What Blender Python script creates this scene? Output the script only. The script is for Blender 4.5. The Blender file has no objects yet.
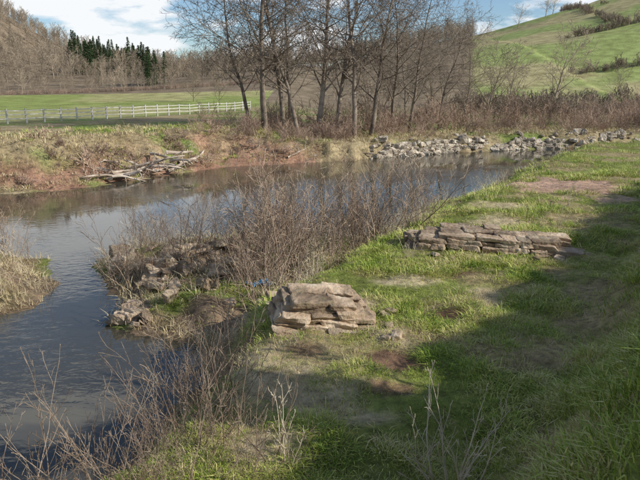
import bpy, bmesh, math, random
import numpy as np
from mathutils import Vector, Matrix, Euler, noise as mn
R=math.radians
scene=bpy.context.scene
scene.view_settings.view_transform='Standard'
scene.view_settings.look='None'
scene.view_settings.exposure=0
WZ=-1.2
# ---------------------------------------------------------------- noise
_rs=np.random.RandomState(7); _T=_rs.rand(256,256)
def vn(x,y,s=0):
    x=np.asarray(x,float)+s*17.3; y=np.asarray(y,float)+s*41.7
    xi=np.floor(x).astype(int); yi=np.floor(y).astype(int)
    fx=x-xi; fy=y-yi; fx=fx*fx*(3-2*fx); fy=fy*fy*(3-2*fy)
    a=_T[xi&255,yi&255]; b=_T[(xi+1)&255,yi&255]; c=_T[xi&255,(yi+1)&255]; d=_T[(xi+1)&255,(yi+1)&255]
    return (a*(1-fx)+b*fx)*(1-fy)+(c*(1-fx)+d*fx)*fy
def fbm(x,y,s=0,o=4):
    r=0;a=.5;t=0
    for i in range(o):
        r=r+a*vn(x*2**i,y*2**i,s+i*3); t+=a; a*=.5
    return r/t
def ss(a,b,x):
    t=np.clip((np.asarray(x,float)-a)/(b-a),0,1); return t*t*(3-2*t)
def lerp(a,b,t): return a+(b-a)*t
# ---------------------------------------------------------------- river outline (plan view, metres)
FAR=[(-120,10),(-40,24),(-26,28),(-16.4,30.5),(-13.5,32),(-10.4,36.5),(-6.4,42),(0.75,45),(4.8,47.8),(11.2,51.7),(19.2,55),(30.4,57.5),(60,64),(120,90),(200,130)]
NEAR=[(200,120),(120,80),(60,57),(40,53.5),(27.5,51),(19,47.5),(15.1,43.3),(11.5,37),(9.65,33.8),(7.5,30.5),(5.6,27.7),(3.8,25),(2.15,21.5),(0.8,20.6),(-1.5,20.8),(-3.5,20.6),(-5.9,20.1),(-6.9,18),(-6.2,16),(-5.2,14.2),(-4.6,12.6),(-3.4,11.9),(-2.5,11.4),(-2.2,9.6),(-2.5,8.2),(-3.0,7.0),(-3.7,5.6),(-6,3.5),(-25,-6),(-60,-30),(-120,-60)]
ISL=[(-10.4,18.9),(-8.5,18.6),(-7.9,17.2),(-7.2,15.6),(-7.1,14.2),(-7.7,12.9),(-10,12),(-20,8),(-60,-10),(-80,0),(-30,18),(-16,20)]
def pdist(x,y,P):
    d=np.full(np.shape(x),1e9); ins=np.zeros(np.shape(x),bool)
    n=len(P)
    for i in range(n):
        ax,ay=P[i]; bx,by=P[(i+1)%n]
        dx,dy=bx-ax,by-ay
        t=np.clip(((x-ax)*dx+(y-ay)*dy)/(dx*dx+dy*dy),0,1)
        d=np.minimum(d,np.hypot(x-ax-t*dx,y-ay-t*dy))
        c=((ay>y)!=(by>y))
        xx=ax+(y-ay)*dx/(dy if dy!=0 else 1e-9)
        ins^=(c&(x<xx))
    return d,ins
fx_=[p[0] for p in FAR]; fy_=[p[1] for p in FAR]
def info(x,y):
    x=np.asarray(x,float); y=np.asarray(y,float)
    wx=x+(fbm(x*.9,y*.9,5,3)-.5)*.9; wy=y+(fbm(x*.9,y*.9,9,3)-.5)*.9
    d1,i1=pdist(wx,wy,FAR+NEAR); d2,i2=pdist(wx,wy,ISL)
    sd=np.where(i1,np.where(i2,d2,-np.minimum(d1,d2)),d1)
    far=y>np.interp(x,fx_,fy_)-1.5
    return sd,far&~i1,i2
def emb_s(x,y): return (x-1.45)*.838-(y-5.15)*.545
def fieldmask(x,y):
    return ss(.235,.26,x/np.maximum(y,1)+.02*(fbm(x*.03,y*.03,65,2)-.5))*ss(112,118,y+8*(fbm(x*.05,y*.05,66,2)-.5))
def hillR(x,y): return 60*np.exp(-((x-235)**2+(y-310)**2)/36000)*ss(95,190,y)
def height(x,y,full=False):
    x=np.asarray(x,float); y=np.asarray(y,float)
    sd,far,isl=info(x,y)
    sL=-(x+1.8)*.853+(y-9.8)*.522
    low=ss(-.2,1.5,sL)
    P=lerp(0,-.78,low); P=np.where(isl,-.85,P)
    wid=np.where(isl,1.6,1.5)
    zn=WZ+(P-WZ)*ss(0,1,sd/wid)
    bump=(fbm(x*1.3,y*1.3,1,4)-.5)*lerp(.24,.55,low)*ss(0,1.2,sd)
    zn=zn+bump+(fbm(x*.25,y*.25,2,2)-.5)*.25*ss(0,2,sd)
    s=emb_s(x,y)
    along=(x-1.15)*.545+(y-5.3)*.838
    e=ss(0,2.7,s+(fbm(x*.5,y*.5,11,3)-.5)*.9)*(1-ss(20,36,along))
    zn=zn+np.where(isl,0,e*(2.45+(fbm(x*1.5,y*1.5,13,3)-.5)*.7))
    hp=lerp(1.1,0.0,ss(-9,1,x))
    w=lerp(4.6,1.3,ss(-8,3,x))
    zf=WZ+(hp-WZ)*ss(0,1,(sd+(fbm(x*.7,y*.7,21,3)-.5)*1.4)/w)
    zf=zf+(fbm(x*.8,y*.8,22,4)-.5)*.8*ss(0,1,sd)*(1-ss(8,14,sd))
    zf=zf+ss(70,150,y)*1.2*(x<60)
    zf=zf+80*np.exp(-((x+228)**2+(y-275)**2)/8200)*ss(120,195,y)
    zf=zf+hillR(x,y)
    zf=zf+(22+10*np.sin(x*.006+1)+14*(fbm(x*.008,y*.008,31,3)-.5))*ss(420,800,y)
    zf=zf+(fbm(x*.02,y*.02,33,4)-.5)*6*ss(120,260,y)
    z=np.where(far,zf,zn)
    z=np.where(sd<0,WZ-.05-np.minimum(.8,-sd*.5),z)
    if full: return z,sd,far,isl,low,s,along
    return z
def H(x,y): return float(height(np.array([x]),np.array([y]))[0])
# ---------------------------------------------------------------- materials
def ramp(nt,cols,pos=None):
    r=nt.nodes.new('ShaderNodeValToRGB'); e=r.color_ramp.elements
    n=len(cols)
    while len(e)<n: e.new(.5)
    for i,c in enumerate(cols):
        e[i].position=pos[i] if pos else .3+.4*i/(n-1)
        e[i].color=(*c,1)
    return r
def mat(name,cols,scale=4,rough=.85,bump=.3,bscale=None,rnd=0.0,coord='Object',detail=3,bdist=.03,island=0):
    m=bpy.data.materials.new(name); m.use_nodes=True; nt=m.node_tree; N=nt.nodes; L=nt.links
    b=N['Principled BSDF']; b.inputs['Roughness'].default_value=rough
    b.inputs['Specular IOR Level'].default_value=.25
    tc=N.new('ShaderNodeTexCoord')
    no=N.new('ShaderNodeTexNoise'); no.inputs['Scale'].default_value=scale; no.inputs['Detail'].default_value=detail
    L.new(tc.outputs[coord],no.inputs['Vector'])
    r=ramp(nt,cols); fac=no.outputs['Fac']
    if island:
        ge=N.new('ShaderNodeNewGeometry'); ma=N.new('ShaderNodeMath'); ma.operation='MULTIPLY_ADD'; ma.inputs[1].default_value=island; L.new(ge.outputs['Random Per Island'],ma.inputs[0])
        sb_=N.new('ShaderNodeMath'); sb_.operation='SUBTRACT'; sb_.inputs[1].default_value=island/2; L.new(fac,sb_.inputs[0]); L.new(sb_.outputs[0],ma.inputs[2]); fac=ma.outputs[0]
    L.new(fac,r.inputs['Fac']); out=r.outputs['Color']
    if rnd:
        oi=N.new('ShaderNodeObjectInfo'); mr=N.new('ShaderNodeMapRange')
        mr.inputs['To Min'].default_value=1-rnd; mr.inputs['To Max'].default_value=1+rnd
        L.new(oi.outputs['Random'],mr.inputs['Value'])
        mu=N.new('ShaderNodeHueSaturation'); L.new(out,mu.inputs['Color']); L.new(mr.outputs[0],mu.inputs['Value'])
        out=mu.outputs['Color']
    L.new(out,b.inputs['Base Color'])
    if bump:
        n2=N.new('ShaderNodeTexNoise'); n2.inputs['Scale'].default_value=bscale or scale*4; n2.inputs['Detail'].default_value=5
        L.new(tc.outputs[coord],n2.inputs['Vector'])
        bp=N.new('ShaderNodeBump'); bp.inputs['Strength'].default_value=bump; bp.inputs['Distance'].default_value=bdist
        L.new(n2.outputs['Fac'],bp.inputs['Height']); L.new(bp.outputs[0],b.inputs['Normal'])
    return m
M_grass=mat('grass_blade',[(.15,.24,.025),(.31,.4,.055),(.46,.48,.12),(.6,.52,.26)],.9,.6,0,island=.34)
M_dry=mat('dry_grass',[(.28,.21,.12),(.54,.44,.25),(.7,.6,.38)],2,.8,0,island=.3)
M_bark=mat('bark',[(.11,.083,.066),(.22,.175,.135),(.34,.28,.215)],1.5,.9,.5,rnd=.2)
M_twig=mat('twig_brown',[(.19,.13,.095),(.4,.31,.225)],5,.85,0,rnd=.1,island=.4)
M_twigp=mat('twig_pale',[(.36,.3,.21),(.62,.54,.4)],5,.8,0,rnd=.25)
M_scrub=mat('scrub_twig',[(.2,.14,.105),(.48,.345,.255)],.5,.9,0,island=.4)
M_wood=mat('wood_twig',[(.21,.17,.125),(.4,.325,.235)],.3,.9,0,rnd=.3)
M_pine=mat('conifer_needles',[(.022,.052,.02),(.08,.12,.04)],1,.9,0,rnd=.35)
M_leaf=mat('shadow_bush_leaf',[(.03,.06,.015),(.07,.11,.03)],3,.5,0,rnd=.3)
M_log=mat('driftwood',[(.2,.145,.105),(.42,.34,.26),(.62,.54,.45)],1.5,.85,.5)
M_fence=mat('weathered_fence',[(.42,.4,.35),(.6,.58,.52)],2,.8,.1)
M_blue=mat('blue_plastic',[(.05,.2,.4),(.12,.38,.6)],6,.35,.1)
def stone_mat(name,cols,moss):
    m=mat(name,cols,2.2,.94,1.0,11,bdist=.045,detail=9); nt=m.node_tree; N=nt.nodes; L=nt.links; b=N['Principled BSDF']
    src=b.inputs['Base Color'].links[0].from_socket
    geo=N.new('ShaderNodeNewGeometry')
    mr=N.new('ShaderNodeMapRange'); mr.inputs['To Min'].default_value=.6; mr.inputs['To Max'].default_value=1.25; L.new(geo.outputs['Random Per Island'],mr.inputs['Value'])
    hs=N.new('ShaderNodeHueSaturation'); L.new(src,hs.inputs['Color']); L.new(mr.outputs[0],hs.inputs['Value'])
    tc=N.new('ShaderNodeTexCoord'); n=N.new('ShaderNodeTexNoise'); n.inputs['Scale'].default_value=3.1; n.inputs['Detail'].default_value=7; n.inputs['Roughness'].default_value=.7; L.new(tc.outputs['Object'],n.inputs['Vector'])
    r=ramp(nt,[(0,)*3,(1,)*3],[.5,.64]); L.new(n.outputs['Fac'],r.inputs['Fac'])
    mu=N.new('ShaderNodeMath'); mu.operation='MULTIPLY'; mu.inputs[1].default_value=moss; L.new(r.outputs[0],mu.inputs[0])
    mx=N.new('ShaderNodeMix'); mx.data_type='RGBA'; L.new(mu.outputs[0],mx.inputs[0]); L.new(hs.outputs[0],mx.inputs[6]); mx.inputs[7].default_value=(.15,.14,.08,1)
    L.new(mx.outputs[2],b.inputs['Base Color'])
    return m
M_stone=stone_mat('sandstone',[(.15,.105,.07),(.36,.265,.18),(.56,.46,.34)],.5)
M_stonep=stone_mat('bank_stone',[(.24,.19,.14),(.47,.4,.31),(.68,.61,.5)],.45)
def ground_mat():
    m=bpy.data.materials.new('ground'); m.use_nodes=True; nt=m.node_tree; N=nt.nodes; L=nt.links
    b=N['Principled BSDF']; b.inputs['Roughness'].default_value=.95; b.inputs['Specular IOR Level'].default_value=.15
    at=N.new('ShaderNodeAttribute'); at.attribute_name='region'
    tc=N.new('ShaderNodeTexCoord')
    n1=N.new('ShaderNodeTexNoise'); n1.inputs['Scale'].default_value=5; n1.inputs['Detail'].default_value=6; n1.inputs['Roughness'].default_value=.75
    L.new(tc.outputs['Object'],n1.inputs['Vector'])
    r=ramp(nt,[(.35,.34,.33),(1.05,1.05,1.05),(1.8,1.7,1.6)],[.3,.5,.72]); L.new(n1.outputs['Fac'],r.inputs['Fac'])
    mx=N.new('ShaderNodeMix'); mx.data_type='RGBA'; mx.blend_type='MULTIPLY'; mx.inputs[0].default_value=1
    L.new(at.outputs['Color'],mx.inputs[6]); L.new(r.outputs[0],mx.inputs[7])
    n3=N.new('ShaderNodeTexNoise'); n3.inputs['Scale'].default_value=.35; n3.inputs['Detail'].default_value=3
    L.new(tc.outputs['Object'],n3.inputs['Vector'])
    r3=ramp(nt,[(.8,.78,.74),(1.25,1.25,1.25)],[.35,.65]); L.new(n3.outputs['Fac'],r3.inputs['Fac'])
    m2=N.new('ShaderNodeMix'); m2.data_type='RGBA'; m2.blend_type='MULTIPLY'; m2.inputs[0].default_value=1
    L.new(mx.outputs[2],m2.inputs[6]); L.new(r3.outputs[0],m2.inputs[7])
    L.new(m2.outputs[2],b.inputs['Base Color'])
    bp=N.new('ShaderNodeBump'); bp.inputs['Strength'].default_value=.9; bp.inputs['Distance'].default_value=.1
    L.new(n1.outputs['Fac'],bp.inputs['Height']); L.new(bp.outputs[0],b.inputs['Normal'])
    return m
def obj(name,V,F,m,smooth=False,link=True,parent=None):
    me=bpy.data.meshes.new(name); me.from_pydata([tuple(v) for v in V],[],F); me.materials.append(m)
    if smooth: me.polygons.foreach_set('use_smooth',[True]*len(me.polygons))
    me.update()
    o=bpy.data.objects.new(name,me)
    if link: scene.collection.objects.link(o)
    if parent: o.parent=parent
    return o
# ---------------------------------------------------------------- ground sheet
def axis(lo,hi,c0,c1,st,g):
    a=[c0]
    while a[-1]<hi: a.append(a[-1]+st+g*max(0,a[-1]-c1))
    b=[c0]
    while b[-1]>lo: b.append(b[-1]-st-g*max(0,c0-b[-1]))
    return np.array(b[::-1][:-1]+a)
xs=axis(-900,900,-9,10,.13,.03); ys=axis(-60,1400,2,21,.12,.014)
X,Y=np.meshgrid(xs,ys)
Z,sd,far,isl,low,es,al=height(X,Y,True)
ny,nx=X.shape
V=np.stack([X,Y,Z],-1).reshape(-1,3)
idx=np.arange(nx*ny).reshape(ny,nx)
Fq=np.stack([idx[:-1,:-1],idx[:-1,1:],idx[1:,1:],idx[1:,:-1]],-1).reshape(-1,4)
me=bpy.data.meshes.new('ground')
me.vertices.add(len(V)); me.vertices.foreach_set('co',V.ravel())
me.loops.add(Fq.size); me.loops.foreach_set('vertex_index',Fq.ravel().astype(np.int32))
me.polygons.add(len(Fq)); me.polygons.foreach_set('loop_start',np.arange(0,Fq.size,4,dtype=np.int32))
me.polygons.foreach_set('loop_total',np.full(len(Fq),4,dtype=np.int32))
me.update(calc_edges=True); me.polygons.foreach_set('use_smooth',[True]*len(Fq))
def C(*c): return np.array(c)
def mixc(A,c,w): return A*(1-w[...,None])+C(*c)*w[...,None]
BARE=[(10.4,25.5,2.6,3.6,1),(2.35,10.6,.5,.4,1),(1.2,8.7,.5,.35,1),(.9,7.7,.4,.3,.9),(3.4,13.0,.5,.3,.7),(2.9,3.3,.7,.6,.9),(1.9,9.6,.3,.3,.8),(-.3,9.0,.4,.25,.7),(-1.5,9.6,.4,.8,.9),(-1.9,7.6,.4,.7,.8)]
STRAW=[(-.35,7.6,1.0,.9),(1.0,11.2,.8,.6),(-1.2,8.6,.6,.7),(-.6,6.2,.6,.5),(1.8,12.5,.8,.5),(3.3,11.5,.6,.6),(5.5,18,1.2,.8),(.6,6.8,.5,.4),(6.5,21,1.2,.7),(1.2,9.6,.6,.5)]
def barew(x,y):
    w=np.zeros(np.shape(x)); q=(fbm(x*1.8,y*1.8,41,3)-.5)*1.6
    for a,b,rx,ry,k in BARE: w=np.maximum(w,k*(1-ss(.6,1.15,np.hypot((x-a)/rx,(y-b)/ry)+q)))
    return w
def straww(x,y):
    w=np.zeros(np.shape(x)); q=(fbm(x*1.5,y*1.5,43,3)-.5)*1.4
    for a,b,rx,ry in STRAW: w=np.maximum(w,1-ss(.5,1.2,np.hypot((x-a)/rx,(y-b)/ry)+q))
    return w
col=np.zeros((ny,nx,3))+C(.17,.2,.05)
n1=fbm(X*.6,Y*.6,51,4)
col=mixc(col,(.3,.235,.135),ss(.40,.58,n1)*.85)
col=mixc(col,(.5,.42,.27),straww(X,Y)*.85)
shore=(1-ss(.15,1.1,sd+(n1-.5)*.8))
col=mixc(col,(.15,.105,.07),shore*.9)
muddy=np.where(isl,1,low*(1-ss(21,25,Y)))*(~far)
col=mixc(col,(.22,.16,.11),muddy*ss(.35,.5,n1)*.95)
col=mixc(col,(.16,.2,.05),muddy*(1-ss(.4,.5,fbm(X*.5,Y*.5,53,3))))
col=mixc(col,(.44,.3,.22),barew(X,Y)*(Y>14)); col=mixc(col,(.16,.1,.065),barew(X,Y)*(Y<=14))
fc=np.zeros((ny,nx,3))+C(.3,.245,.145)
fc=mixc(fc,(.18,.23,.065),ss(.45,.6,fbm(X*.25,Y*.25,61,3)))
fc=mixc(fc,(.27,.16,.11),(1-ss(1.2,4.2,sd+(n1-.5)*3.5))*(X<0)*ss(.3,.5,fbm(X*.4,Y*.8,63,3)))
fld=ss(7,10,sd)*(1-ss(-20,-8,X-(Y-88)*.45))
fc=mixc(fc,(.22,.265,.08),fld*(Y<134))
fc=mixc(fc,(.33,.31,.15),fld*(Y<134)*ss(.4,.6,fbm(X*.08,Y*.08,68,4))*.8)
fc=mixc(fc,(.19,.15,.105),((X<-10)&(Y>134))*1.0)
fieldR=fieldmask(X,Y)
fc=mixc(fc,(.2,.16,.11),(ss(90,115,Y)*(X>-10)*(1-fieldR)))
fc=mixc(fc,(.24,.29,.10),fieldR)
fc=mixc(fc,(.32,.29,.15),fieldR*ss(.42,.6,fbm(X*.04,Y*.04,67,4)))
fc=mixc(fc,(.22,.25,.28),ss(380,600,Y)*.9)  # bluish distance haze painted into the far hill colour
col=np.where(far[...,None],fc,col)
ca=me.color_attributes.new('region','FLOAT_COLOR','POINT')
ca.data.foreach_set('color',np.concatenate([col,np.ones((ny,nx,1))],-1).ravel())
me.materials.append(ground_mat())
g=bpy.data.objects.new('ground',me); scene.collection.objects.link(g)
# ---------------------------------------------------------------- water
def water():
    m=bpy.data.materials.new('river_water'); m.use_nodes=True; nt=m.node_tree; N=nt.nodes; L=nt.links
    b=N['Principled BSDF']; b.inputs['Base Color'].default_value=(.06,.055,.04,1); b.inputs['Roughness'].default_value=.03; b.inputs['IOR'].default_value=1.33
    b.inputs['Specular IOR Level'].default_value=1.0
    tc=N.new('ShaderNodeTexCoord'); mp=N.new('ShaderNodeMapping'); mp.inputs['Rotation'].default_value=(0,0,R(30)); mp.inputs['Scale'].default_value=(1,1.8,1)
    L.new(tc.outputs['Object'],mp.inputs[0])
    n=N.new('ShaderNodeTexNoise'); n.inputs['Scale'].default_value=2.6; n.inputs['Detail'].default_value=3; n.inputs['Distortion'].default_value=.6
    L.new(mp.outputs[0],n.inputs['Vector'])
    n2=N.new('ShaderNodeTexNoise'); n2.inputs['Scale'].default_value=.22; n2.inputs['Detail'].default_value=3; L.new(tc.outputs['Object'],n2.inputs['Vector'])
    r=ramp(nt,[(.05,)*3,(.9,)*3],[.42,.62]); L.new(n2.outputs[0],r.inputs[0])
    bp=N.new('ShaderNodeBump'); bp.inputs['Distance'].default_value=.016; L.new(n.outputs['Fac'],bp.inputs['Height']); L.new(r.outputs[0],bp.inputs['Strength'])
    L.new(bp.outputs[0],b.inputs['Normal'])
    return m
obj('river_water',[(-125,-65,WZ),(205,-65,WZ),(205,135,WZ),(-125,135,WZ)],[(0,1,2,3)],water())
# ---------------------------------------------------------------- tubes / branching
class Acc:
    def __init__(s): s.V=[]; s.F=[]
def tube(a,pts,rads,n):
    ref=None; base=len(a.V)
    for i,p in enumerate(pts):
        t=(pts[min(i+1,len(pts)-1)]-pts[max(i-1,0)])
        if t.length<1e-9: t=Vector((0,0,1))
        t.normalize()
        ref=t.orthogonal().normalized() if ref is None else (ref-t*ref.dot(t))
        if ref.length<1e-6: ref=t.orthogonal()
        ref.normalize(); b=t.cross(ref)
        for k in range(n):
            an=6.2832*k/n; q=p+(ref*math.cos(an)+b*math.sin(an))*rads[i]
            a.V.append((q.x,q.y,q.z))
    for i in range(len(pts)-1):
        for k in range(n):
            o=base+i*n; k2=(k+1)%n
            a.F.append((o+k,o+k2,o+n+k2,o+n+k))
    a.F.append(tuple(base+(len(pts)-1)*n+k for k in range(n)))
def rv(g): return Vector((g.gauss(0,1),g.gauss(0,1),g.gauss(0,1)))
def grow(a,g,p,d,L,r,lv,P):
    ns=P['seg'][lv]; pts=[p.copy()]; rads=[r]; ds=[d.copy()]
    for i in range(ns):
        d=(d+rv(g)*P['wob'][lv]+Vector((0,0,P['up'][lv]))).normalized()
        p=p+d*(L/ns); pts.append(p.copy()); ds.append(d.copy())
        rads.append(max(P['rmin'],r*(1-P['tap']*((i+1)/ns)**.8)))
    tube(a,pts,rads,P['sides'][lv])
    if lv<len(P['n']):
        st=P['start'][lv]; n=P['n'][lv]; az=g.random()*6.28
        for k in range(n):
            f=st+(1-st)*(k+g.random()*.9)/n; f=min(f,.985); j=int(f*ns); q=f*ns-j
            pp=pts[j].lerp(pts[j+1],q); dd=ds[j+1]; rr=rads[j]*(1-q)+rads[j+1]*q
            az+=2.4+g.gauss(0,.4); o=dd.orthogonal().normalized(); o.rotate(Matrix.Rotation(az,3,dd))
            an=P['ang'][lv]*(1+g.gauss(0,.15))
            cd=(dd*math.cos(an)+o*math.sin(an)).normalized()
            fs=(f-st)/(1-st)
            sh=P['shape'](fs) if lv==0 else (1-.55*fs)
            grow(a,g,pp,cd,L*P['len'][lv]*sh*g.uniform(.65,1.25),max(P['rmin'],min(rr*.7,rr*P['rr'][lv])),lv+1,P)
def mk(seed,P,L,r,lean=(0,0),stems=1,spread=.2,base=0):
    a=Acc(); g=random.Random(seed)
    for s in range(stems):
        d=Vector((lean[0]+g.gauss(0,spread)*(stems>1),lean[1]+g.gauss(0,spread)*(stems>1),1)).normalized()
        grow(a,g,Vector((g.gauss(0,base),g.gauss(0,base),-.15)),d,L*g.uniform(.55,1.05) if stems>1 else L,r,0,P)
    return a
ALDER=dict(seg=[14,7,4,2],n=[36,9,5],wob=[.06,.12,.16,.22],up=[.02,.04,.0,-.03],tap=.9,rmin=.014,sides=[8,4,3,3],start=[.2,.2,.15],ang=[1.0,.85,.8],len=[.42,.42,.5],rr=[.42,.5,.6],shape=lambda f:(.7+.8*f)*(1-f)**.55+.2)
ROUND=dict(seg=[8,7,4,2],n=[14,9,6],wob=[.06,.13,.18,.22],up=[.03,.06,.02,0],tap=.9,rmin=.018,sides=[6,4,3,3],start=[.15,.2,.15],ang=[.8,.75,.75],len=[.75,.42,.45],rr=[.55,.5,.6],shape=lambda f:1.0-.45*f)
WOODS=dict(seg=[4,3,1],n=[15,8],wob=[.07,.14,.2],up=[.03,.08,.03],tap=.85,rmin=.04,sides=[4,3,3],start=[.2,.1],ang=[.75,.7],len=[.42,.42],rr=[.45,.6],shape=lambda f:1.1-.6*f)
SCRUB=dict(seg=[4,3,1],n=[6,5],wob=[.13,.18,.22],up=[.05,.06,.03],tap=.8,rmin=.012,sides=[3,3,3],start=[.15,.1],ang=[.6,.65],len=[.5,.45],rr=[.6,.6],shape=lambda f:1.0-.4*f)
HEDGE=dict(SCRUB,rmin=.035)
SAPL=dict(seg=[7,4,2],n=[9,4],wob=[.09,.14,.18],up=[.03,.07,.05],tap=.8,rmin=.0045,sides=[4,3,3],start=[.2,.2],ang=[.65,.65],len=[.34,.4],rr=[.55,.6],shape=lambda f:1.05-.6*f)
WEED=dict(seg=[6,3],n=[8],wob=[.08,.16],up=[.0,.06],tap=.7,rmin=.003,sides=[4,3],start=[.3],ang=[.75],len=[.22],rr=[.6],shape=lambda f:1.0-.5*f)
FG=dict(seg=[9,5,3],n=[7,2],wob=[.07,.1,.14],up=[.0,.1,.06],tap=.75,rmin=.0022,sides=[5,4,3],start=[.2,.2],ang=[.6,.6],len=[.3,.35],rr=[.6,.6],shape=lambda f:1.05-.6*f)
# ---------------------------------------------------------------- scatter with geometry nodes
def scatter(name,pts,protos,smin=.8,smax=1.2,tilt=.1,seed=1,scl=None,realize=False,m=None):
    rs=np.random.RandomState(seed); n=len(pts)
    coll=bpy.data.collections.new(name+'_kinds')
    for p in protos: coll.objects.link(p)
    me=bpy.data.meshes.new(name)
    me.vertices.add(n); me.vertices.foreach_set('co',np.asarray(pts,float).ravel()); me.update()
    rot=np.stack([rs.normal(0,tilt,n),rs.normal(0,tilt,n),rs.rand(n)*6.28],-1)
    s=rs.uniform(smin,smax,n) if scl is None else np.asarray(scl)*rs.uniform(smin,smax,n)
    sc=np.stack([s,s,s*rs.uniform(.85,1.15,n)],-1)
    ii=rs.randint(0,len(protos),n)
    a=me.attributes.new('rot','FLOAT_VECTOR','POINT'); a.data.foreach_set('vector',rot.ravel())
    a=me.attributes.new('scl','FLOAT_VECTOR','POINT'); a.data.foreach_set('vector',sc.ravel())
    a=me.attributes.new('kind','INT','POINT'); a.data.foreach_set('value',ii.astype(np.int32))
    o=bpy.data.objects.new(name,me); scene.collection.objects.link(o)
    ng=bpy.data.node_groups.new(name,'GeometryNodeTree')
    ng.interface.new_socket('Geometry',in_out='INPUT',socket_type='NodeSocketGeometry')
    ng.interface.new_socket('Geometry',in_out='OUTPUT',socket_type='NodeSocketGeometry')
    N=ng.nodes; L=ng.links
    gi=N.new('NodeGroupInput'); go=N.new('NodeGroupOutput')
    ci=N.new('GeometryNodeCollectionInfo'); ci.inputs['Collection'].default_value=coll
    ci.inputs['Separate Children'].default_value=True; ci.inputs['Reset Children'].default_value=True
    ip=N.new('GeometryNodeInstanceOnPoints'); ip.inputs['Pick Instance'].default_value=True
    def na(nm,t):
        q=N.new('GeometryNodeInputNamedAttribute'); q.data_type=t; q.inputs['Name'].default_value=nm; return q.outputs['Attribute']
    L.new(gi.outputs[0],ip.inputs['Points']); L.new(ci.outputs[0],ip.inputs['Instance'])
    L.new(na('kind','INT'),ip.inputs['Instance Index']); L.new(na('rot','FLOAT_VECTOR'),ip.inputs['Rotation']); L.new(na('scl','FLOAT_VECTOR'),ip.inputs['Scale'])
    out=ip.outputs[0]
    if realize:
        ri=N.new('GeometryNodeRealizeInstances'); L.new(out,ri.inputs[0]); out=ri.outputs[0]
    L.new(out,go.inputs[0])
    md=o.modifiers.new('scatter','NODES'); md.node_group=ng
    return o
def protos(name,n,fn,m):
    out=[]
    for i in range(n):
        a=fn(i); out.append(obj('%s_kind_%d'%(name,i),a.V,a.F,m,link=False))
    return out
def tuft(seed,nb,h,w,spread,lean):
    a=Acc(); g=random.Random(seed)
    for i in range(nb):
        an=g.random()*6.28; rr=spread*math.sqrt(g.random()); p=Vector((rr*math.cos(an),rr*math.sin(an),-.02))
        d=Vector((math.cos(an+g.gauss(0,.6)),math.sin(an+g.gauss(0,.6)),0)); hh=h*g.uniform(.5,1.15); l=lean*g.uniform(.3,1.4)*hh
        sd_=Vector((-d.y,d.x,0))*w*g.uniform(.6,1.2)
        b=len(a.V)
        m1=p+Vector((0,0,hh*.6))+d*l*.35; m2=p+Vector((0,0,hh*(1-.25*lean)))+d*l
        for q in (p-sd_*.5,p+sd_*.5,m1+sd_*.4,m1-sd_*.4,m2): a.V.append(tuple(q))
        a.F+= [(b,b+1,b+2,b+3),(b+3,b+2,b+4)]
    return a
rs=np.random.RandomState(3)
def visible(x,y,m=.08): return (np.abs(x)<(.56+m)*y+2.0)
def pts_uniform(n,x0,x1,y0,y1): return rs.uniform(x0,x1,n),rs.uniform(y0,y1,n)
def collect(x,y,k,z): return np.stack([x[k],y[k],z[k]],-1)
G=[]
for (n,x0,x1,y0,y1) in [(34000,-4.5,6.5,1.8,9),(30000,-4,11,9,17),(18000,-4,17,17,30),(9000,2,34,28,52)]:
    x,y=pts_uniform(n,x0,x1,y0,y1)
    z,s_,f_,i_,lo,e_,a_=height(x,y,True)
    w=(1-barew(x,y))*(1-.85*straww(x,y))
    patch=ss(.3,.5,fbm(x*.5,y*.5,53,3))
    w=w*(1-lo*patch*.85*(y<23))*ss(.2,1.0,s_)*(~f_)*(~i_)
    w=w*lerp(.12,1,ss(.40,.56,fbm(x*1.3,y*1.3,71,4)))
    k=(rs.rand(len(x))<w)&visible(x,y)
    G.append(np.concatenate([collect(x,y,k,z),(lerp(1,1.3,ss(0,1,e_[k]))*lerp(.5,1.5,ss(.35,.7,fbm(x[k]*.9,y[k]*.9,73,3))))[:,None]],-1))
G=np.concatenate(G)
far_s=np.clip(G[:,1]/9,1,3)
gp=protos('grass_tuft',6,lambda i:tuft(i,16,.08,.0065,.12,1.1),M_grass)
scatter('grass',G[:,:3],gp,.7,1.3,.15,5,scl=G[:,3]*far_s**.7,realize=True)
D=[]
for (n,x0,x1,y0,y1) in [(16000,-6,8,1.5,12),(13000,-16,8,9,22),(5000,2,30,20,52)]:
    x,y=pts_uniform(n,x0,x1,y0,y1)
    z,s_,f_,i_,lo,e_,a_=height(x,y,True)
    w=.12+.55*straww(x,y)+.6*np.where(i_,1,lo*(y<24))*ss(.4,.55,fbm(x*.6,y*.6,75,3))+.5*ss(.48,.6,fbm(x*.6,y*.6,76,3))+.8*(1-ss(.3,1.2,s_))*(y<14)
    w=w*(s_>.1)*(~f_)*(1-barew(x,y))
    k=(rs.rand(len(x))<w*.6)&visible(x,y)
    D.append(np.concatenate([collect(x,y,k,z),np.where(i_|(lo>.5),1.0,.45)[k][:,None]],-1))
D=np.concatenate(D)
dp=protos('dry_tuft',5,lambda i:tuft(50+i,16,.2,.0085,.15,1.4),M_dry)
scatter('dry_grass',D[:,:3],dp,.5,1.4,.35,6,scl=D[:,3],realize=True)
x,y=pts_uniform(24000,-30,44,28,72)
z,s_,f_,i_,lo,e_,a_=height(x,y,True)
w=f_*(s_>.4)*(1-ss(9,14,s_))*np.where(x>2,.8,ss(.35,.6,fbm(x*.35,y*.35,77,3)))
k=(rs.rand(len(x))<w*.8)
bp_=protos('bank_tuft',4,lambda i:tuft(80+i,16,.36,.03,.3,1.2),M_dry)
scatter('bank_dry_grass',collect(x,y,k,z),bp_,.4,1.15,.25,7,realize=True)
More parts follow.
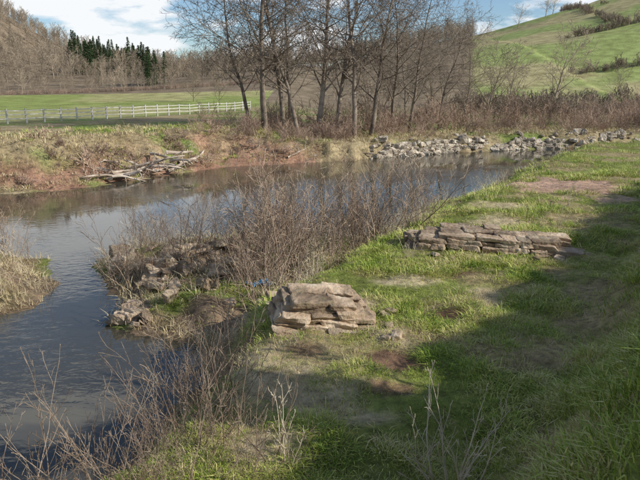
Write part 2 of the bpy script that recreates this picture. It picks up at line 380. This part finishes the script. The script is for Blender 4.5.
k=(rs.rand(len(x))<f_*(s_>.6)*(s_<12)*(1-ss(.35,.6,fbm(x*.35,y*.35,77,3)))*.7*(x<5))
bg_=protos('bank_green_tuft',4,lambda i:tuft(90+i,16,.24,.03,.3,1.1),M_grass)
scatter('bank_grass',collect(x,y,k,z),bg_,.5,1.2,.25,8,realize=True)
# ---------------------------------------------------------------- weeds, saplings
def at(list_xy):
    A=np.array(list_xy,float); return np.concatenate([A,height(A[:,0],A[:,1])[:,None]],1)
sp=protos('sapling',6,lambda i:mk(200+i,SAPL,2.9,.018,stems=6,spread=.28,base=.2),M_twig)
q=[]
g=random.Random(11)
for i in range(38):
    t=g.random()**1.2; q.append((-1.9+4.0*t+g.gauss(0,.4),14.6+4.0*t+g.gauss(0,1.1)))
for i in range(18): q.append((g.uniform(-6.2,-3.4),g.uniform(15.0,19.5)))
for i in range(8): q.append((g.uniform(3.0,4.8),g.uniform(20,25)))
for i in range(16): q.append((g.uniform(-14,-8.4),g.uniform(13.5,18.5)))
q=at(q); q=q[q[:,2]>WZ+.02]
sc_=np.where(q[:,0]<-3,.7,1.08)*np.where(q[:,0]>3.0,.5,1)
scatter('sapling_thicket',q,sp,.4,1.25,.1,12,scl=sc_,realize=True)
wp=protos('weed_stalk',6,lambda i:mk(300+i,WEED,1.1,.007,stems=7,spread=.36,base=.16),M_twigp)
x,y=pts_uniform(1300,-16,4,11.5,24)
z,s_,f_,i_,lo,e_,a_=height(x,y,True)
k=(rs.rand(len(x))<np.where(i_,.4,lo*.6)*ss(.36,.5,fbm(x*.5,y*.5,78,2)))&(s_>.1)&(~f_)
W=collect(x,y,k,z)
x,y=pts_uniform(300,3,14,20,38); z,s_,f_,i_,lo,e_,a_=height(x,y,True); k=(s_>.05)&(s_<1.2)&(~f_)
W=np.concatenate([W,collect(x,y,k,z)])
scatter('dead_weeds',W,wp,.4,1.1,.2,13,realize=True)
fp=protos('shoot',8,lambda i:mk(400+i,FG,1.7,.0075,stems=4,spread=.3,base=.15),M_twig)
q=[]
for i in range(50):
    t=g.random(); q.append((-3.5+2.4*t+g.gauss(0,.3),4.2+2.3*g.random()+t*.9))
for i in range(12): q.append((-2.1+g.gauss(0,.3),7.5+3*g.random()))
for i in range(5): q.append((-.9+g.gauss(0,.5),4.6+1.5*g.random()))
q=at(q); q=q[q[:,2]>WZ+.03]
scatter('bramble_shoots',q,fp,.4,1.2,.22,14,realize=True)
fq=protos('pale_shoot',4,lambda i:mk(420+i,FG,1.0,.010,stems=5,spread=.3,base=.05),M_twigp)
def place(name,proto,x,y,s=1,rz=0,dz=-.03):
    n=bpy.data.objects.new(name,proto.data); n.location=(x,y,H(x,y)+dz); n.scale=(s,)*3; n.rotation_euler=(0,0,rz); scene.collection.objects.link(n); return n
place('bare_shrub',fq[0],1.35,5.5,1.5,.3)
place('bare_shrub',fq[3],1.5,5.6,1.35,3)
place('bare_shrub',fq[1],-.42,5.9,1.1,1)
place('bare_shrub',fq[2],.1,9.0,.5,2)
place('bare_shrub',fq[3],2.2,14.1,.9,2)
place('bare_shrub',fq[1],7.2,17.5,.9,4)
place('bare_shrub',fq[0],8.6,20.5,1.0,4)
# ---------------------------------------------------------------- stones
bm=bmesh.new(); bmesh.ops.create_cube(bm,size=2); bmesh.ops.subdivide_edges(bm,edges=bm.edges[:],cuts=7,use_grid_fill=True)
SV=np.array([v.co[:] for v in bm.verts]); SF=[tuple(v.index for v in f.verts) for f in bm.faces]; bm.free()
def shp(SV,e):
    nr=(np.abs(SV)**e).sum(1)**(1./e); return SV/nr[:,None]
SVb=shp(SV,12)
def stone(a,c,size,rot,seed,jit=.18,rough=.05):
    B=SVb
    r=np.random.RandomState(seed); off=r.uniform(-jit,jit,(2,2,2,3))
    u=(B+1)/2; w=np.zeros_like(B)
    for i in (0,1):
        for j in (0,1):
            for k in (0,1):
                ww=(u[:,0] if i else 1-u[:,0])*(u[:,1] if j else 1-u[:,1])*(u[:,2] if k else 1-u[:,2])
                w+=ww[:,None]*off[i,j,k]
    P=(B+w)*np.array(size)/2
    m=np.array(rot.to_matrix()); b=len(a.V); ms=min(size); sx=Vector((seed*3.1,seed*1.7,0))
    for p in P:
        v=Vector(p)
        d=mn.noise_vector(v*4+sx)*rough*.9+mn.noise_vector(v*13+sx)*rough*.8
        v=v+d*ms*2
        a.V.append(tuple(m@np.array(v)+np.array(c)))
    a.F+=[tuple(b+i for i in f) for f in SF]
def debris(a,g,n,fn,s0,s1):
    for i in range(n):
        px,py=fn(g); s=s0+(s1-s0)*g.random()**2
        stone(a,(px,py,H(px,py)+s*.1),(s,s*.75,s*.4),Euler((g.gauss(0,.2),g.gauss(0,.2),g.random()*6)),g.randint(0,9999),.35,.1)
def boulder_pile(name,cx,cy,rz):
    a=Acc(); g=random.Random(12); z0=H(cx,cy)-.1
    B=Euler((R(9),R(8),rz)).to_matrix(); zc=0
    for c in range(6):
        h=[.11,.08,.11,.08,.1,.1][c]; x0=-.95+[0,.04,.06,.14,.2,.28][c]; x1=.92-[0,.08,.02,.14,.24,.42][c]
        n=[3,4,3,3,2,2][c]; ws=[g.uniform(.5,1.5) for _ in range(n)]; t=sum(ws); x=x0
        dep=1.25-.08*c; rows=2
        for w in ws:
            wl=(x1-x0)*w/t
            for row in range(rows):
                dd=dep/rows; dy=(row-(rows-1)/2)*dd+g.gauss(0,.05)+c*.03
                p=B@Vector((x+wl/2,dy,zc+h/2+g.gauss(0,.008)))
                stone(a,(cx+p.x,cy+p.y,z0+p.z),(wl*1.05,dd*1.05*g.uniform(.86,1.06),h*1.18),Euler((R(9)+g.gauss(0,.05),R(8)+g.gauss(0,.05),rz+g.gauss(0,.12))),g.randint(0,9999),.25,.1)
            x+=wl
        zc+=h*.95
    debris(a,g,12,lambda g:(cx+g.choice([-1,1])*g.uniform(.8,1.3),cy+g.uniform(-.9,.6)),.08,.3)
    return obj(name,a.V,a.F,M_stone)
boulder_pile('masonry_boulder',.04,10.3,R(12))
def wall_ruin():
    a=Acc(); g=random.Random(9); cx,cy=4.25,15.2; z0=H(cx,cy)-.12; rz=R(-7)
    B=Euler((R(3),R(2),rz)).to_matrix(); zc=0
    for c in range(5):
        h=[.13,.11,.12,.1,.1][c]
        xl=-2.0+[0,.1,.2,.4,.9][c]; xr=2.0-[0,.05,.15,.35,.9][c]
        for row in range(3):
            x=xl+g.uniform(-.15,.15)
            while x<xr:
                w=g.uniform(.3,.9)
                if c>=4 and g.random()<.25: x+=w; continue
                p=B@Vector((x+w/2,(row-1)*.45+g.gauss(0,.05)+c*.03,zc+h/2+g.gauss(0,.01)))
                stone(a,(cx+p.x,cy+p.y,z0+p.z),(w*1.03,.48,h*1.12),Euler((R(3)+g.gauss(0,.04),R(2)+g.gauss(0,.035),rz+g.gauss(0,.08))),g.randint(0,9999),.2,.09); x+=w
        zc+=h*.95
    debris(a,g,14,lambda g:(cx+g.uniform(-2.4,2.3),cy+g.choice([-1,-1,1])*g.uniform(.75,1.2)),.1,.35)
    obj('ruined_stone_wall',a.V,a.F,M_stone)
wall_ruin()
def rubble(name,n,fx,smin,smax,m,seed):
    a=Acc(); g=random.Random(seed)
    for i in range(n):
        px,py,dz=fx(g); s=smin+(smax-smin)*g.random()**1.8
        stone(a,(px,py,H(px,py)+dz+s*.12),(s*g.uniform(.8,1.4),s*g.uniform(.6,1),s*g.uniform(.25,.55)),Euler((g.gauss(0,.3),g.gauss(0,.3),g.random()*6)),g.randint(0,9999),.35,.09)
    obj(name,a.V,a.F,m)
rubble('rubble_pile',75,lambda g:(-3.6+g.gauss(0,1.0),16.2+g.gauss(0,1.0),.08),.2,.75,M_stone,21)
rubble('rubble_pile',34,lambda g:(-4.35+g.gauss(0,.3),13.1+g.gauss(0,.35),.03),.14,.5,M_stone,22)
rubble('rubble_pile',30,lambda g:(-1.3+g.gauss(0,.5),12.0+g.gauss(0,.8),0),.1,.35,M_stone,23)
a=Acc(); g=random.Random(24)
for c in range(4):
    x=4.5+c*.4
    while x<52:
        w=g.uniform(.3,.95); xm=x+w/2
        y=float(np.interp(xm,fx_,fy_)); y2=float(np.interp(xm+.5,fx_,fy_)); an=math.atan2(y2-y,.5)
        keep=float(fbm(np.array([xm*.35]),np.array([c*.2]),90,3)[0])
        if keep>.31+.065*c:
            stone(a,(xm,y+.15+c*.22+g.gauss(0,.12),WZ+.06+c*.27+g.gauss(0,.05)),(w*1.05,.55,.3),Euler((g.gauss(0,.18),g.gauss(0,.15),an+g.gauss(0,.25))),g.randint(0,9999),.3,.1)
        x+=w*math.cos(an)
for i in range(210):
    x=4+g.random()*42; y=float(np.interp(x,fx_,fy_))+g.uniform(-.1,1.5); s=.15+.6*g.random()**2
    stone(a,(x,y,max(WZ,H(x,y))+s*.1),(s*1.2,s*.9,s*.5),Euler((g.gauss(0,.3),g.gauss(0,.3),g.random()*6)),g.randint(0,9999),.35,.09)
obj('stone_revetment',a.V,a.F,M_stonep)
# ---------------------------------------------------------------- driftwood
def logs(name,specs,m):
    a=Acc(); g=random.Random(31)
    P=dict(seg=[8,5],n=[4],wob=[.1,.15],up=[0,0],tap=.6,rmin=.02,sides=[8,5],start=[.3],ang=[.8],len=[.3],rr=[.5],shape=lambda f:1)
    for (x,y,z,az,el,L,r) in specs:
        d=Vector((math.cos(az)*math.cos(el),math.sin(az)*math.cos(el),math.sin(el)))
        grow(a,g,Vector((x,y,z)),d,L,r,0,P)
    return obj(name,a.V,a.F,m,True)
sp_=[]
for i in range(22):
    x=g.uniform(-12.4,-9.2); y=float(np.interp(x,fx_,fy_))+g.uniform(.3,3.0); sp_.append((x,y,H(x,y)+g.uniform(.2,.65),g.uniform(-.5,1.0)+(math.pi if g.random()<.4 else 0),g.uniform(.0,.35),g.uniform(1.4,3.6),g.uniform(.06,.16)))
logs('driftwood_pile',sp_,M_log)
sp_=[(-3.5+i*1.1,43.6+i*.5+g.random(),-.8,g.uniform(-.3,3.4),g.uniform(.0,.5),g.uniform(1.5,3.2),.08) for i in range(9)]
logs('fallen_branches',sp_,M_log)
a=Acc(); n=9
for i in range(n*3+1):
    for j in range(n):
        u=i/(n*3)-.5; v=j/(n-1)-.5
        px=-1.5+u*.7; py=14.3+v*.2+.08*math.sin(u*9)
        a.V.append((px,py,H(px,py)+.12+.07*mn.noise(Vector((u*9,v*6,0)))))
for i in range(n*3):
    for j in range(n-1):
        b=i*n+j; a.F.append((b,b+1,b+n+1,b+n))
obj('blue_plastic_sheet',a.V,a.F,M_blue,True)
# ---------------------------------------------------------------- fence
def box(a,c,sz,rz):
    b=len(a.V); ca,sa=math.cos(rz),math.sin(rz)
    for dx,dy,dz in [(-1,-1,-1),(1,-1,-1),(1,1,-1),(-1,1,-1),(-1,-1,1),(1,-1,1),(1,1,1),(-1,1,1)]:
        x,y,z=dx*sz[0]/2,dy*sz[1]/2,dz*sz[2]/2
        a.V.append((c[0]+x*ca-y*sa,c[1]+x*sa+y*ca,c[2]+z))
    a.F+=[tuple(b+i for i in f) for f in [(0,3,2,1),(4,5,6,7),(0,1,5,4),(1,2,6,5),(2,3,7,6),(3,0,4,7)]]
a=Acc(); A=Vector((-34,42.5)); B=Vector((-10,88)); Lf=(B-A).length; n=int(Lf/1.9); dr=(B-A).normalized(); rz=math.atan2(dr.y,dr.x)
tops=[]
for i in range(n+1):
    p=A+dr*(i*Lf/n); z=H(p.x,p.y); tops.append(Vector((p.x,p.y,z+g.uniform(-.04,.04)))); box(a,(p.x,p.y,z+.6),(.12,.12,1.4+g.uniform(-.08,.08)),rz)
for i in range(n):
    for hh in (.42,.78,1.12):
        p=tops[i]+Vector((0,0,hh)); q_=tops[i+1]+Vector((0,0,hh)); sv_=Vector((-dr.y,dr.x,0)); side=sv_*-.085
        b=len(a.V)
        for e in (p,q_):
            for sx,sz in ((-.02,-.042),(.02,-.042),(.02,.042),(-.02,.042)):
                a.V.append(tuple(e+side+sv_*sx+Vector((0,0,sz))))
        a.F+=[(b,b+1,b+2,b+3),(b+4,b+7,b+6,b+5),(b,b+4,b+5,b+1),(b+1,b+5,b+6,b+2),(b+2,b+6,b+7,b+3),(b+3,b+7,b+4,b)]
obj('post_and_rail_fence',a.V,a.F,M_fence)
# ---------------------------------------------------------------- big trees
big=[]
for i,(Lh,r,ln) in enumerate([(18,.29,(0,0)),(17,.24,(-.1,0)),(16,.24,(.22,0)),(18.5,.26,(.04,.02))]):
    a=mk(500+i,ALDER,Lh,r,ln); big.append(obj('alder_kind_%d'%i,a.V,a.F,M_bark,True,link=False))
for (x,y,k,s,rz) in [(-4.6,50.5,0,1,0),(-3.2,52.5,3,.95,1),(-1.8,51,1,.95,.3),(-.2,53,0,1,2.2),(1.6,54.5,3,.95,4),(2.9,52,3,1.0,5),(4.4,53,2,1.0,0),(6.6,56,1,.8,2),(-6.6,57,1,.85,0),(-3,62,3,.9,1.5),(8.8,60,0,.74,1),(12.5,64,3,.64,3),(16.5,70,1,.6,2),(10,72,3,.65,5)]:
    place('alder_tree',big[k],x,y,s,rz,-.1)
rd=[]
for i in range(3):
    a=mk(600+i,ROUND,9,.22,(0,0)); rd.append(obj('round_kind_%d'%i,a.V,a.F,M_wood,True,link=False))
for (x,y,k,s,rz) in [(41,108,0,1.25,0),(24,88,1,.95,2),(30,98,2,.95,4),(17,92,0,1,4),(60,125,1,.6,1),(-23,112,1,.55,1),(-17,104,2,.5,2),(100,282,0,.9,1),(106,290,1,.9,1),(140,285,2,.9,1),(147,288,0,.9,2),(86,275,1,.9,3)]:
    place('bare_tree',rd[k],x,y,s,rz,-.2)
sb=protos('scrub',5,lambda i:mk(700+i,SCRUB,2.9,.03,stems=9,spread=.45,base=.3),M_scrub)
pts=[]
g=random.Random(77)
for i in range(340):
    x=g.uniform(-6,66); y=float(np.interp(x,fx_,fy_))+1.8+g.uniform(0,26)*(.25+.75*g.random()); pts.append((x,y))
for i in range(45):
    x=g.uniform(-9,3); y=float(np.interp(x,fx_,fy_))+g.uniform(2,12); pts.append((x,y))
P_=at(pts); scl=np.clip(.35+(P_[:,1]-np.interp(P_[:,0],fx_,fy_))/18,.35,1.25)*np.where(P_[:,0]<0,.65,1)
scatter('riverside_scrub',P_,sb,.45,1.3,.1,15,scl=scl,realize=True)
pts=[(x,float(np.interp(x,fx_,fy_))+g.uniform(.8,6)) for x in [g.uniform(-26,-2) for _ in range(60)]]
scatter('bank_brambles',at(pts),protos('bramble',3,lambda i:mk(720+i,SCRUB,1.0,.012,stems=9,spread=.7,base=.3),M_scrub),.4,1.2,.2,16,realize=True)
pts=[(-90+i*.7,130+i*.2+g.gauss(0,.5)) for i in range(115)]
scatter('hedge',at(pts),protos('hedge_shrub',3,lambda i:mk(740+i,SCRUB,1.1,.03,stems=8,spread=.4,base=.4),M_scrub),.7,1.1,.1,17,realize=True)
# ---------------------------------------------------------------- distant woods
wd=protos('woodland_tree',5,lambda i:mk(800+i,WOODS,9,.16,(0,0)),M_wood)
pts=[]
while len(pts)<1700:
    x=g.uniform(-250,-15); y=140+210*g.random()**1.0
    if abs(x)>.66*y: continue
    if -.24<x/y and y<150: continue
    pts.append((x,y))
while len(pts)<2350:
    x=g.uniform(-40,90); y=g.uniform(105,320)
    if x/y>.33: continue
    if x<0 and y<160: continue
    if float(fieldmask(np.array([x]),np.array([y]))[0])>.3: continue
    pts.append((x,y))
P_=at(pts)
scatter('distant_woodland',P_,wd,.5,1.2,.05,18,scl=np.where(P_[:,1]<185,.45,.78))
hd=protos('hedgerow_shrub',4,lambda i:mk(850+i,HEDGE,2.4,.06,stems=7,spread=.5,base=.5),M_wood)
pts=[]
for (ax,ay,bx,by) in [(62,150,150,165),(75,190,190,215),(95,200,125,330),(120,270,260,290),(140,180,165,290)]:
    n=int(math.hypot(bx-ax,by-ay)/.9)
    for i in range(n):
        if mn.noise(Vector((i*.05,ax,0)))<-.1: continue
        pts.append((ax+(bx-ax)*i/n+g.gauss(0,.6),ay+(by-ay)*i/n+g.gauss(0,.6)))
for i in range(260): pts.append((g.uniform(24,76),g.uniform(94,118)))
scatter('hill_hedgerow',at(pts),hd,.4,1.2,.08,19)
def conifer(i):
    a=Acc(); g=random.Random(900+i); Hh=13
    tube(a,[Vector((0,0,-.5)),Vector((0,0,Hh))],[.2,.03],5)
    for k in range(460):
        f=g.random()**.8; z=Hh*(.08+.92*f); rr=(2.9*(1-f)+.15)*g.uniform(.35,1.05); an=g.random()*6.28
        c=Vector((rr*math.cos(an),rr*math.sin(an),z-rr*.25)); s=g.uniform(.3,.6)
        b=len(a.V); d=Vector((math.cos(an),math.sin(an),-.35)); t=Vector((-math.sin(an),math.cos(an),g.gauss(0,.2)))
        for q_ in (c-d*s*.6,c+t*s*.45,c+d*s,c-t*s*.45): a.V.append(tuple(q_))
        a.F.append((b,b+1,b+2,b+3))
    return a
pts=[]
while len(pts)<230:
    u=g.uniform(-.40,-.27); y=g.uniform(205,285); pts.append((u*y,y))
for _ in range(7): pts.append((g.uniform(-45,-41),g.uniform(158,166)))
scatter('conifer_plantation',at(pts),protos('conifer',3,conifer,M_pine),.45,.9,.03,20)
# ---------------------------------------------------------------- unseen bush on the embankment crest, added to cast the foreground shadow band
def leafy(i):
    a=mk(950+i,SCRUB,2.0,.03,stems=12,spread=.4,base=.3); g=random.Random(i)
    for k in range(6500):
        v=rv(g).normalized()*g.uniform(.1,1.0)**.5; c=Vector((v.x*1.15,v.y*.5,1.2+v.z*.95)); s=g.uniform(.03,.06)  # leaf mass flattened to keep the cast shadow band narrow
        if mn.noise(c*1.8)<-.25: continue
        t=rv(g).normalized()*s; w=t.orthogonal().normalized()*s*.6; b=len(a.V)
        for q_ in (c-t,c+w,c+t,c-w): a.V.append(tuple(q_))
        a.F.append((b,b+1,b+2,b+3))
    return a
lf=leafy(0); sh=obj('shadow_bush_kind',lf.V,lf.F,M_leaf,link=False)
place('shadow_bush',sh,6.3,5.55,1.5,0)
# ---------------------------------------------------------------- light, sky
SE=R(31); AZ=R(-14)
sv=Vector((math.cos(AZ)*math.cos(SE),math.sin(AZ)*math.cos(SE),math.sin(SE)))
sl=bpy.data.lights.new('sun','SUN'); sl.energy=5.0; sl.angle=R(.53); sl.color=(1,.95,.86)
so=bpy.data.objects.new('sun',sl); so.rotation_euler=(-sv).to_track_quat('-Z','Y').to_euler(); scene.collection.objects.link(so)
w=bpy.data.worlds.new('World'); scene.world=w; w.use_nodes=True; nt=w.node_tree; N=nt.nodes; L=nt.links
bg=N['Background']; bg.inputs['Strength'].default_value=.125
sk=N.new('ShaderNodeTexSky'); sk.sky_type='NISHITA'; sk.sun_disc=False; sk.sun_elevation=SE; sk.sun_rotation=R(90)-AZ; sk.air_density=1.0; sk.dust_density=.3; sk.ozone_density=4.0
L.new(sk.outputs[0],bg.inputs['Color'])
tc=N.new('ShaderNodeTexCoord'); mp=N.new('ShaderNodeMapping'); mp.inputs['Scale'].default_value=(1,1,3.2); mp.inputs['Location'].default_value=(.35,0,.2); L.new(tc.outputs['Generated'],mp.inputs[0])
cn=N.new('ShaderNodeTexNoise'); cn.inputs['Scale'].default_value=5; cn.inputs['Detail'].default_value=8; cn.inputs['Roughness'].default_value=.55; L.new(mp.outputs[0],cn.inputs['Vector'])
cr=ramp(nt,[(0,)*3,(.95,)*3],[.50,.575]); L.new(cn.outputs['Fac'],cr.inputs[0])
sx=N.new('ShaderNodeSeparateXYZ'); L.new(tc.outputs['Generated'],sx.inputs[0])
mr=N.new('ShaderNodeMapRange'); mr.inputs['From Min'].default_value=.5; mr.inputs['From Max'].default_value=.8; mr.inputs['To Min'].default_value=1; mr.inputs['To Max'].default_value=.2; L.new(sx.outputs['Z'],mr.inputs['Value'])
mm=N.new('ShaderNodeMath'); mm.operation='MULTIPLY'; L.new(cr.outputs[0],mm.inputs[0]); L.new(mr.outputs[0],mm.inputs[1])
b2=N.new('ShaderNodeBackground'); b2.inputs['Color'].default_value=(.96,.98,1,1); b2.inputs['Strength'].default_value=1.0
mx=N.new('ShaderNodeMixShader'); L.new(mm.outputs[0],mx.inputs[0]); L.new(bg.outputs[0],mx.inputs[1]); L.new(b2.outputs[0],mx.inputs[2])
L.new(mx.outputs[0],N['World Output'].inputs['Surface'])
# ---------------------------------------------------------------- camera
cam=bpy.data.cameras.new('camera'); cam.sensor_width=36; cam.lens=33.75; cam.clip_end=4000; cam.clip_start=.05
co=bpy.data.objects.new('camera',cam); co.location=(0,0,4); co.rotation_euler=(R(76),0,0); scene.collection.objects.link(co); scene.camera=co
